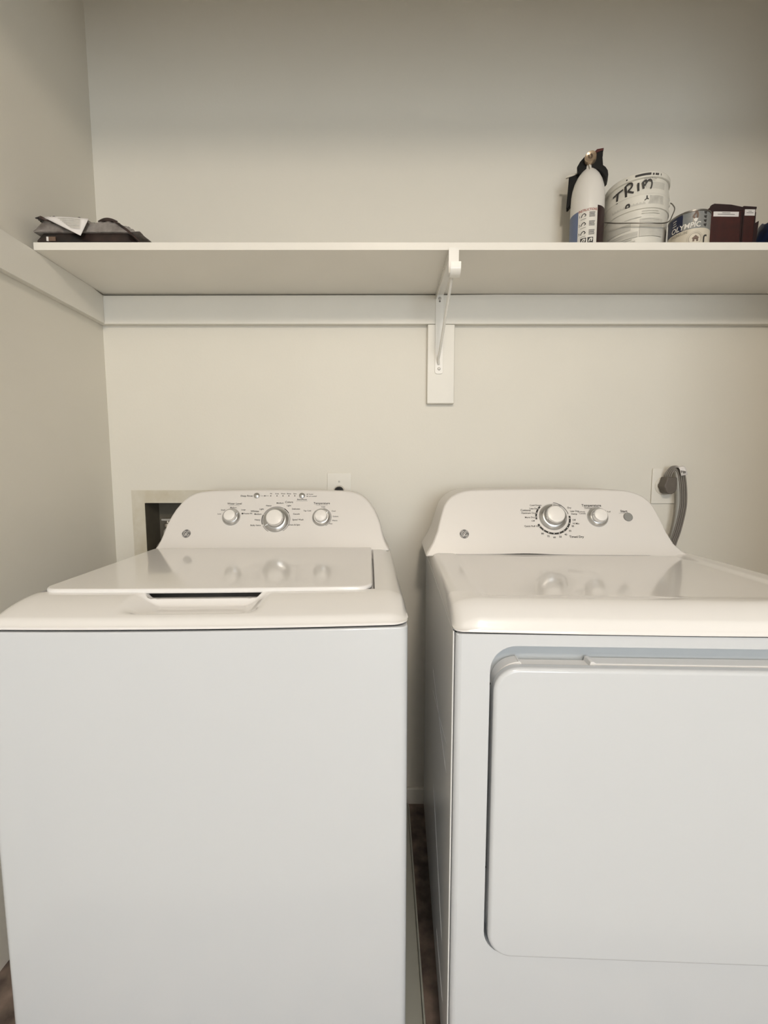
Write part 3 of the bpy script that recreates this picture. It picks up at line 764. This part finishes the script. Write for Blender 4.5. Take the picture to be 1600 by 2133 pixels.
obj('gauge_face', lathe(B(), [(.0128, -.0272), (.0001, -.0274)], 28, (gc[0], 0, gc[1]), 'Y'), 'gaugew', gz)
bm = B(); curl(bm, lambda x, y: Vector((gc[0] + x, -.0280, gc[1] + y)), [(-.006, .005), (-.003, -.003), (.002, -.005), (.003, .002), (-.001, .006)], .0045)
obj('gauge_needle', bm, 'canbrown', gz)
obj('safety_tie', tube(B(), [(.001, -.019, .294), (.003, -.021, .286), (.004, -.026, .277)], .0018, 8), 'labelw', ex, smooth=60)

# paint pail
PR0, PR1, PH = .0780, .0800, .198
pl_ = thing('paint_pail', 'white plastic pail marked TRIM with a wire handle on the shelf', 'pail', (.7275, 1.300, SZ1), -.51); pl_.scale = (1, 1, 1.20)
obj('body', lathe(B(), [(PR0 - .006, 0), (PR0 - .001, .001), (PR0, .004), (PR0 + .0028, .095), (PR0 + .0034, .118), (PR0 + .0060, .119), (PR0 + .0062, .127), (PR0 + .0040, .128), (PR0 + .0048, .148), (PR0 + .0062, .150), (PR1 - .001, .180), (PR1 - .001, .188)], 64), 'pail', pl_, smooth=30)
ld = obj('pail_lid', lathe(B(), [(PR1 + .0005, .184), (PR1 + .0030, .1855), (PR1 + .0032, .194), (PR1 + .001, .1975), (PR1 - .006, .1975), (PR1 - .008, .192), (.0001, .192)], 64), 'pail', pl_, smooth=40)
def pr_at(z): return PR0 + (PR1 - PR0) * z / PH + .0012
bm = B()
for (a0, a1, z0, z1) in ((-.75, .30, .128, .148), (.38, .95, .122, .150), (-.95, .12, .060, .072), (.16, .95, .060, .098), (-.95, .12, .040, .047), (.28, .95, .156, .174), (-.95, -.1, .078, .092)):
    patch(bm, pr_at(z0) + .0012, a0, a1, z0, z1, .0004, 18, pr_at(z1) + .0012)
obj('label_block', bm, 'pailmid', pl_, smooth=60)
bm = B()
for (a0, a1, z0, z1) in ((.42, .92, .126, .146), (.42, .86, .1505, .1525), (.22, .80, .0955, .0970), (.22, .85, .088, .0895), (-.30, .20, .101, .1025), (-.85, -.05, .0560, .0580), (-.85, .05, .0505, .0525), (-.62, -.10, .034, .0355), (.20, .80, .108, .1095), (.20, .75, .113, .1145), (-.9, -.2, .070, .0715), (-.7, .1, .0655, .0668)):
    patch(bm, pr_at(z0) + .0017, a0, a1, z0, z1, .0004, 14, pr_at(z1) + .0017)
obj('label_bars', bm, 'pailgrey', pl_, smooth=60)
bm = B()
patch(bm, PR1 + .0034, -.04, .42, .1885, .1930, .0006, 16)
for (a0, a1) in ((.47, .52), (.56, .61), (.62, .67), (.75, .77)): patch(bm, PR1 + .0034, a0, a1, .1880, .1920, .0006, 4)
patch(bm, PR1 + .0034, -.30, -.26, .188, .191, .0006, 4)
obj('lid_print', bm, 'ink', ld)
bm = B(); fn = cyl_fn(pr_at(.17) + .0030, .42, .1805); add_text(bm, 'Paint & Primer', .0056, fn, .006); obj('small_print', bm, 'inkgrey', ld)
# hand-written word in marker: strokes on the curved side
RT = pr_at(.165) + .0020
bm = B()
def mk(a, z, pts, w_=.0034):
    curl(bm, cyl_fn(RT, a, z, .0008), [(1.12 * x, 1.05 * y) for x, y in pts], w_ * 1.15)
mk(-.56, .1590, [(-.013, .0075), (0, .0105), (.013, .0130)], .0030)
mk(-.56, .1590, [(.0005, .0105), (-.0005, 0), (-.001, -.0105)], .0050)
mk(-.19, .1640, [(-.009, .0110), (-.0075, 0), (-.0065, -.0125)], .0048)
mk(-.19, .1640, [(-.011, .0105), (-.003, .0150), (.0045, .0135), (.0050, .0070), (-.003, .0005)], .0034)
mk(-.19, .1640, [(-.004, .001), (.003, -.0035), (.0095, -.0065)], .0036)
mk(.06, .1665, [(0, .0085), (.0002, 0), (.0008, -.0085)], .0044)
mk(.33, .1690, [(-.0105, .0065), (-.0095, 0), (-.0085, -.0080)], .0044)
mk(.33, .1690, [(-.0095, .0055), (-.005, .0085), (-.0025, .0060), (-.005, 0), (-.0085, -.0010)], .0032)
mk(.33, .1690, [(-.003, .0030), (.002, .0085), (.0075, .0075), (.0095, .0010), (.0085, -.0060), (.0065, -.0095)], .0030)
obj('handwriting', bm, 'ink', pl_)
bm = B()
mk(-.22, .131, [(-.004, -.003), (-.0025, .003), (.003, .003), (.003, -.003), (-.003, -.0035)], .003)
mk(.33, .141, [(0, .004), (0, -.002)], .0024); mk(.33, .141, [(-.005, -.005), (0, -.002), (.004, -.003)], .0016)
obj('label_symbols', bm, 'ink', pl_)
for s in (-1, 1):
    obj('handle_ear', lathe(B(), [(.011, 0), (.011, .006), (.008, .009), (.0001, .0095)], 18), 'pail', pl_, smooth=40, loc=(s * (PR1 - .004), 0, .150), rot=(0, s * PI / 2, 0))
hp = [(-(PR1 + .003), 0, .150), (-(PR1 + .005), -.006, .146), (-(PR1 + .004), -.022, .138), (-.080, -.044, .127), (-.066, -.066, .113), (-.04, -.086, .098), (0, -.093, .0865), (.04, -.086, .080), (.068, -.066, .082), (.083, -.044, .092), (.090, -.024, .110), (.096, -.009, .130), (.090, -.003, .144), (PR1 + .003, 0, .150)]
obj('wire_handle', tube(B(), spline(hp, 5), .0014, 8), 'wire', pl_, smooth=60)

# quart paint can
CR, CHH = .0465, .102
cn = thing('paint_can', 'small round can with navy and cream OLYMPIC label between pail and cartons', 'paint can', (.8185, 1.200, SZ1), -.60)
obj('body', lathe(B(), [(CR - .004, 0), (CR + .001, .0005), (CR + .001, .003), (CR, .004), (CR, CHH - .004), (CR + .0012, CHH - .003), (CR + .0012, CHH), (CR - .003, CHH), (CR - .006, CHH - .006), (.0001, CHH - .006)], 48), 'canmetal', cn, smooth=40)
lb = obj('label', patch(B(), CR, -1.9, 1.9, .004, .0565, .0003, 40), 'cancream', cn, smooth=60)
lt = obj('label_top', patch(B(), CR, -1.9, -.30, .0565, CHH - .0045, .0004, 24), 'canblue', cn, smooth=60)
obj('label_scene', patch(B(), CR, -.30, 1.9, .0565, CHH - .0045, .0004, 24), 'cangrey', cn, smooth=60)
bm = B(); fn = cyl_fn(CR, -.52, .0800, .0007)
for tri in (((.000, -.012), (.030, .023), (.012, .023)), ((.016, -.020), (.034, .004), (.034, -.020))):
    bm.faces.new([bm.verts.new(fn(*p)) for p in tri])
obj('label_mountain', bm, 'cantan', lt)
bm = B(); fn = cyl_fn(CR, -.16, .0648, .0010); add_text(bm, 'OLYMPIC', .0178, fn, .022, .12, wide=.92)
fn = cyl_fn(CR, .30, .0785, .0012); bm.faces.new([bm.verts.new(fn(*p)) for p in ((-.0055, .003), (-.0025, -.006), (.0025, -.006), (.0055, .003))])
obj('label_name', bm, 'labelw', lt)
bm = B(); fn = cyl_fn(CR, .30, .0865, .0012)
curl(bm, fn, [(-.002, -.006), (-.005, 0), (-.001, .006), (.001, .011), (.004, .003), (.003, -.006)], .0040); obj('torch_flame', bm, 'canbrown', lt)
bm = B(); fn = cyl_fn(CR, -.50, .0500, .0010); add_text(bm, 'PREMIUM', .0102, fn, .004); obj('label_word', bm, 'cantan', lb)
bm = B(); fn = cyl_fn(CR, -.72, .0880, .0010)
for k, w_ in enumerate((.010, .008, .011)):
    bm.faces.new([bm.verts.new(fn(*p)) for p in ((-w_ / 2, -.006 * k), (w_ / 2, -.006 * k + .0005), (w_ / 2, -.006 * k + .0025), (-w_ / 2, -.006 * k + .002))])
obj('label_lines', bm, 'pailgrey', lt)
bm = B(); fn = cyl_fn(CR, .32, .0310, .0008)
curl(bm, fn, [(.014 * math.cos(a), .014 * math.sin(a)) for a in [2 * PI * i / 16 for i in range(17)]], .0016)
curl(bm, fn, [(.0175 * math.cos(a), .0175 * math.sin(a)) for a in [2 * PI * i / 16 for i in range(17)]], .0006); obj('seal_ring', bm, 'cantan', lb)
bm = B(); fn = cyl_fn(CR, .34, .0310, .0012)
bm.faces.new([bm.verts.new(fn(*p)) for p in ((-.006, -.007), (-.002, -.007), (-.002, -.002), (.002, -.002), (.002, -.007), (.006, -.007), (.006, .001), (.0085, .001), (0, .0085), (-.0085, .001), (-.006, .001))])
obj('house_symbol', bm, 'canbrown', lb)
bm = B(); fn = cyl_fn(CR, .80, .080, .0010)
for k in range(4): bm.faces.new([bm.verts.new(fn(*p)) for p in ((-.004, .016 - k * .010), (.005, .018 - k * .010), (.003, .010 - k * .010), (-.002, .012 - k * .010))])
fn = cyl_fn(CR, .86, .030, .0010); curl(bm, fn, [(-.004, -.010), (-.003, .006), (.005, .009)], .004)
obj('label_marks', bm, 'ink', lb)

# two red-brown cartons
def carton(label, x, y, rz, w_, d_, h_, lab, flap):
    c = thing('carton', label, 'box', (x, y, SZ1), rz, 'red-brown cartons at the end of the shelf')
    obj('body', bx(0, w_, 0, d_, 0, h_), 'carton', c, bevel=.0012, seg=2)
    for x0 in (0, w_ - .004): obj('edge_shade_strip', bx(x0, x0 + .004, -.0006, .0, .004, h_ - .010), 'cartondk', c)  # dark front-edge strips; between the cartons they stand in for shade
    obj('top_flap', prism(B(), flap, lambda u, z: (u, -.0012, h_ + z), lambda u, z: (u, .004, h_ + z)), 'cartondk', c)
    s = obj('sticker', bx(lab[0], lab[1], -.0010, -.0002, h_ - lab[3], h_ - lab[2]), 'paper', c)
    bm = B(); n = (lab[0] + lab[1]) / 2; z = h_ - (lab[2] + lab[3]) / 2
    for k in range(2):
        z_ = z + .0025 - .004 * k; l = (lab[1] - lab[0]) * (.16 if k == 0 else .34)
        bm.faces.new([bm.verts.new(p) for p in ((n - l, -.0014, z_), (n + l, -.0014, z_), (n + l, -.0014, z_ + .0014), (n - l, -.0014, z_ + .0014))])
    obj('sticker_print', bm, 'inkgrey', s)
    return c
ca = carton('wider red-brown carton with a long white sticker, standing against the small can', .9120, 1.256, .02, .0940, .095, .1660, (.0110, .0830, .0110, .0240),
       [(-.002, -.012), (.094, -.007), (.094, .0015), (.060, .0075), (.012, .0095), (.004, .006)])
cb = carton('narrower red-brown carton with a short white sticker, next to the blue package', 1.0090, 1.260, .02, .0370, .095, .1660, (.0045, .0335, .0030, .0195),
       [(0, -.002), (.037, -.002), (.0375, .004), (.0, .0055)])
obj('side_flap', prism(B(), [(.0373, .02), (.0373, .128), (.051, .136), (.043, .02)], lambda u, z: (u, .004, z), lambda u, z: (u, .0075, z)), 'cartondk', cb)

# blue package at the right end
def lumpy(w_, d_, h_, amp, sc, nx=36, ny=20, edge=.35, seed=0, prof=None):
    bm = B(); top = []; bot = []
    for j in range(ny + 1):
        rt, rb = [], []
        for i in range(nx + 1):
            a, b = i / nx, j / ny
            e = (min(1, min(a, 1 - a) * nx / (nx * edge * .5))) ** .55 * (min(1, min(b, 1 - b) / (edge * .5))) ** .55
            e = min(1, e)
            hgt = h_ * (prof(a, b) if prof else 1)
            nz = noise.fractal(Vector((a * w_ * sc + seed, b * d_ * sc, seed)), .8, 2.1, 4) * amp
            x = (a - .5) * w_; y = (b - .5) * d_
            rt.append(bm.verts.new((x + nz * .25, y + nz * .25, max(.002, .004 + (hgt + nz) * e))))
            rb.append(bm.verts.new((x, y, .0005 + .002 * (1 - e))))
        top.append(rt); bot.append(rb)
    for j in range(ny):
        for i in range(nx):
            bm.faces.new((top[j][i], top[j][i + 1], top[j + 1][i + 1], top[j + 1][i])); bm.faces.new((bot[j][i], bot[j + 1][i], bot[j + 1][i + 1], bot[j][i + 1]))
    lt = top[0] + [top[j][-1] for j in range(1, ny + 1)] + top[-1][-2::-1] + [top[j][0] for j in range(ny - 1, 0, -1)]
    lo = bot[0] + [bot[j][-1] for j in range(1, ny + 1)] + bot[-1][-2::-1] + [bot[j][0] for j in range(ny - 1, 0, -1)]
    n = len(lt)
    for i in range(n): bm.faces.new((lt[i], lt[(i + 1) % n], lo[(i + 1) % n], lo[i]))
    return bm
bp = thing('blue_package', 'crumpled dark blue plastic package at the right end of the shelf', 'package', (1.128, 1.222, SZ1))
obj('wrapper', lumpy(.140, .15, .125, .016, 26, edge=.22, seed=3), 'bluebag', bp, smooth=50)
bm = B()
for (x, z, r) in ((-.053, .020, .006), (-.030, .030, .005), (-.020, .024, .007), (-.012, .050, .004), (-.042, .045, .004), (.01, .030, .006)):
    y = -.0765
    bm.faces.new([bm.verts.new((x + r * math.cos(a) * 1.3, y - .002, z + r * .5 * math.sin(a) + x * .1)) for a in [2 * PI * i / 7 for i in range(7)]])
obj('print_spots', bm, 'labelw', bp)
obj('dark_tab', prism(B(), [(-.024, .094), (.030, .094), (.030, .118), (-.004, .108)], lambda x, z: (x, -.03, z), lambda x, z: (x, -.020, z)), 'black', bp, bevel=.001, seg=2)

# plastic-wrapped bundle of printed papers at the left end
nb = thing('wrapped_paper_bundle', 'plastic-wrapped bundle of printed papers lying at the left end of the shelf', 'bundle', (-.744, 1.203, SZ1))
def prof(a, b):
    x = .96 - .05 * smooth01(.1, .5, a) - .12 * math.exp(-((a - .52) / .05) ** 2)
    return x * (1 - .85 * smooth01(.72, 1.0, a))
obj('paper_stack', lumpy(.235, .165, .028, .002, 20, edge=.12, seed=7, prof=lambda a, b: 1), 'bagstack', nb, smooth=40, loc=(-.006, -.006, 0))
obj('plastic_wrap', lumpy(.266, .180, .036, .013, 30, 70, 34, edge=.14, seed=11, prof=prof), 'bagfilm', nb, smooth=60, loc=(.0, .004, .024))
bm = B()
for k in range(4):
    n_ = 26
    pts = [(-.128 + (.130 - .02 * k) * i / n_, -.0835 + .010 * k + .0035 * math.sin(i * 1.1 + k * 2), .0605 + .0030 * k * .5 - .010 * i / n_ * (k == 0) + .0030 * math.sin(i * .8 + k * 1.7)) for i in range(n_ + 1)]
    tube(bm, pts, [.0014 + .0026 * abs(math.sin(i * .5 + k * 1.3)) for i in range(n_ + 1)], 6)
for k in range(2):
    pts = [(.022 + .050 * i / 12, -.074 + .010 * k, .0580 + .0035 * math.sin(PI * i / 12)) for i in range(13)]
    tube(bm, pts, [.0008 + .0042 * math.sin(PI * i / 12) for i in range(13)], 8)
pts = [(.066 + .066 * i / 12, -.082 - .004 * i / 12, .0535 - .0500 * (i / 12) ** 1.25) for i in range(13)]
tube(bm, pts, [.0010 + .0022 * math.sin(PI * i / 12) for i in range(13)], 8)
obj('crumpled_edge', bm, 'bagdark', nb, smooth=60)
bm = B(); g = []
for i in range(9):
    a = i / 8
    p0 = Vector((-.106 + .012 * a, -.088 - .008 * a, .0610 - .008 * a)); p1 = Vector((.010, -.091, .055))
    tip = Vector((-.004, -.1035, .0085))
    q0 = p0.lerp(tip, a); q1 = p1.lerp(tip, a)
    g.append([bm.verts.new(q0.lerp(q1, k / 6) + Vector((0, -.004 * math.sin(PI * k / 6) * (1 - a), 0))) for k in range(7)])
for i in range(8):
    for k in range(6): bm.faces.new((g[i][k], g[i][k + 1], g[i + 1][k + 1], g[i + 1][k]))
bmesh.ops.remove_doubles(bm, verts=bm.verts, dist=1e-6)
pp = obj('paper_sheet', bm, 'paper', nb, smooth=60); md = pp.modifiers.new('thickness', 'SOLIDIFY'); md.thickness = .0006
bm = B()
for k in range(7):
    a = .12 + .085 * k
    p0 = Vector((-.106, -.088, .0610)).lerp(Vector((-.004, -.1035, .0085)), a); p1 = Vector((.010, -.091, .055)).lerp(Vector((-.004, -.1035, .0085)), a)
    a0 = p0.lerp(p1, .30); a1 = p0.lerp(p1, .86); o_ = Vector((0, -.0052, 0))
    bm.faces.new([bm.verts.new(p) for p in (a0 + o_, a1 + o_, a1 + o_ + Vector((0, 0, .0014)), a0 + o_ + Vector((0, 0, .0014)))])
obj('sheet_print', bm, 'pailgrey', pp)
obj('spine_label', bx(-.0930, -.0760, -.0905, -.0885, .003, .013), 'canbrown', nb)
obj('spine_tab', bx(-.0985, -.0935, -.0905, -.0885, .003, .013), 'paper', nb)

for o in bpy.data.objects:
    if o.type == 'MESH' and o.name.split('.')[0] in PRINT: o['kind'] = 'stuff'
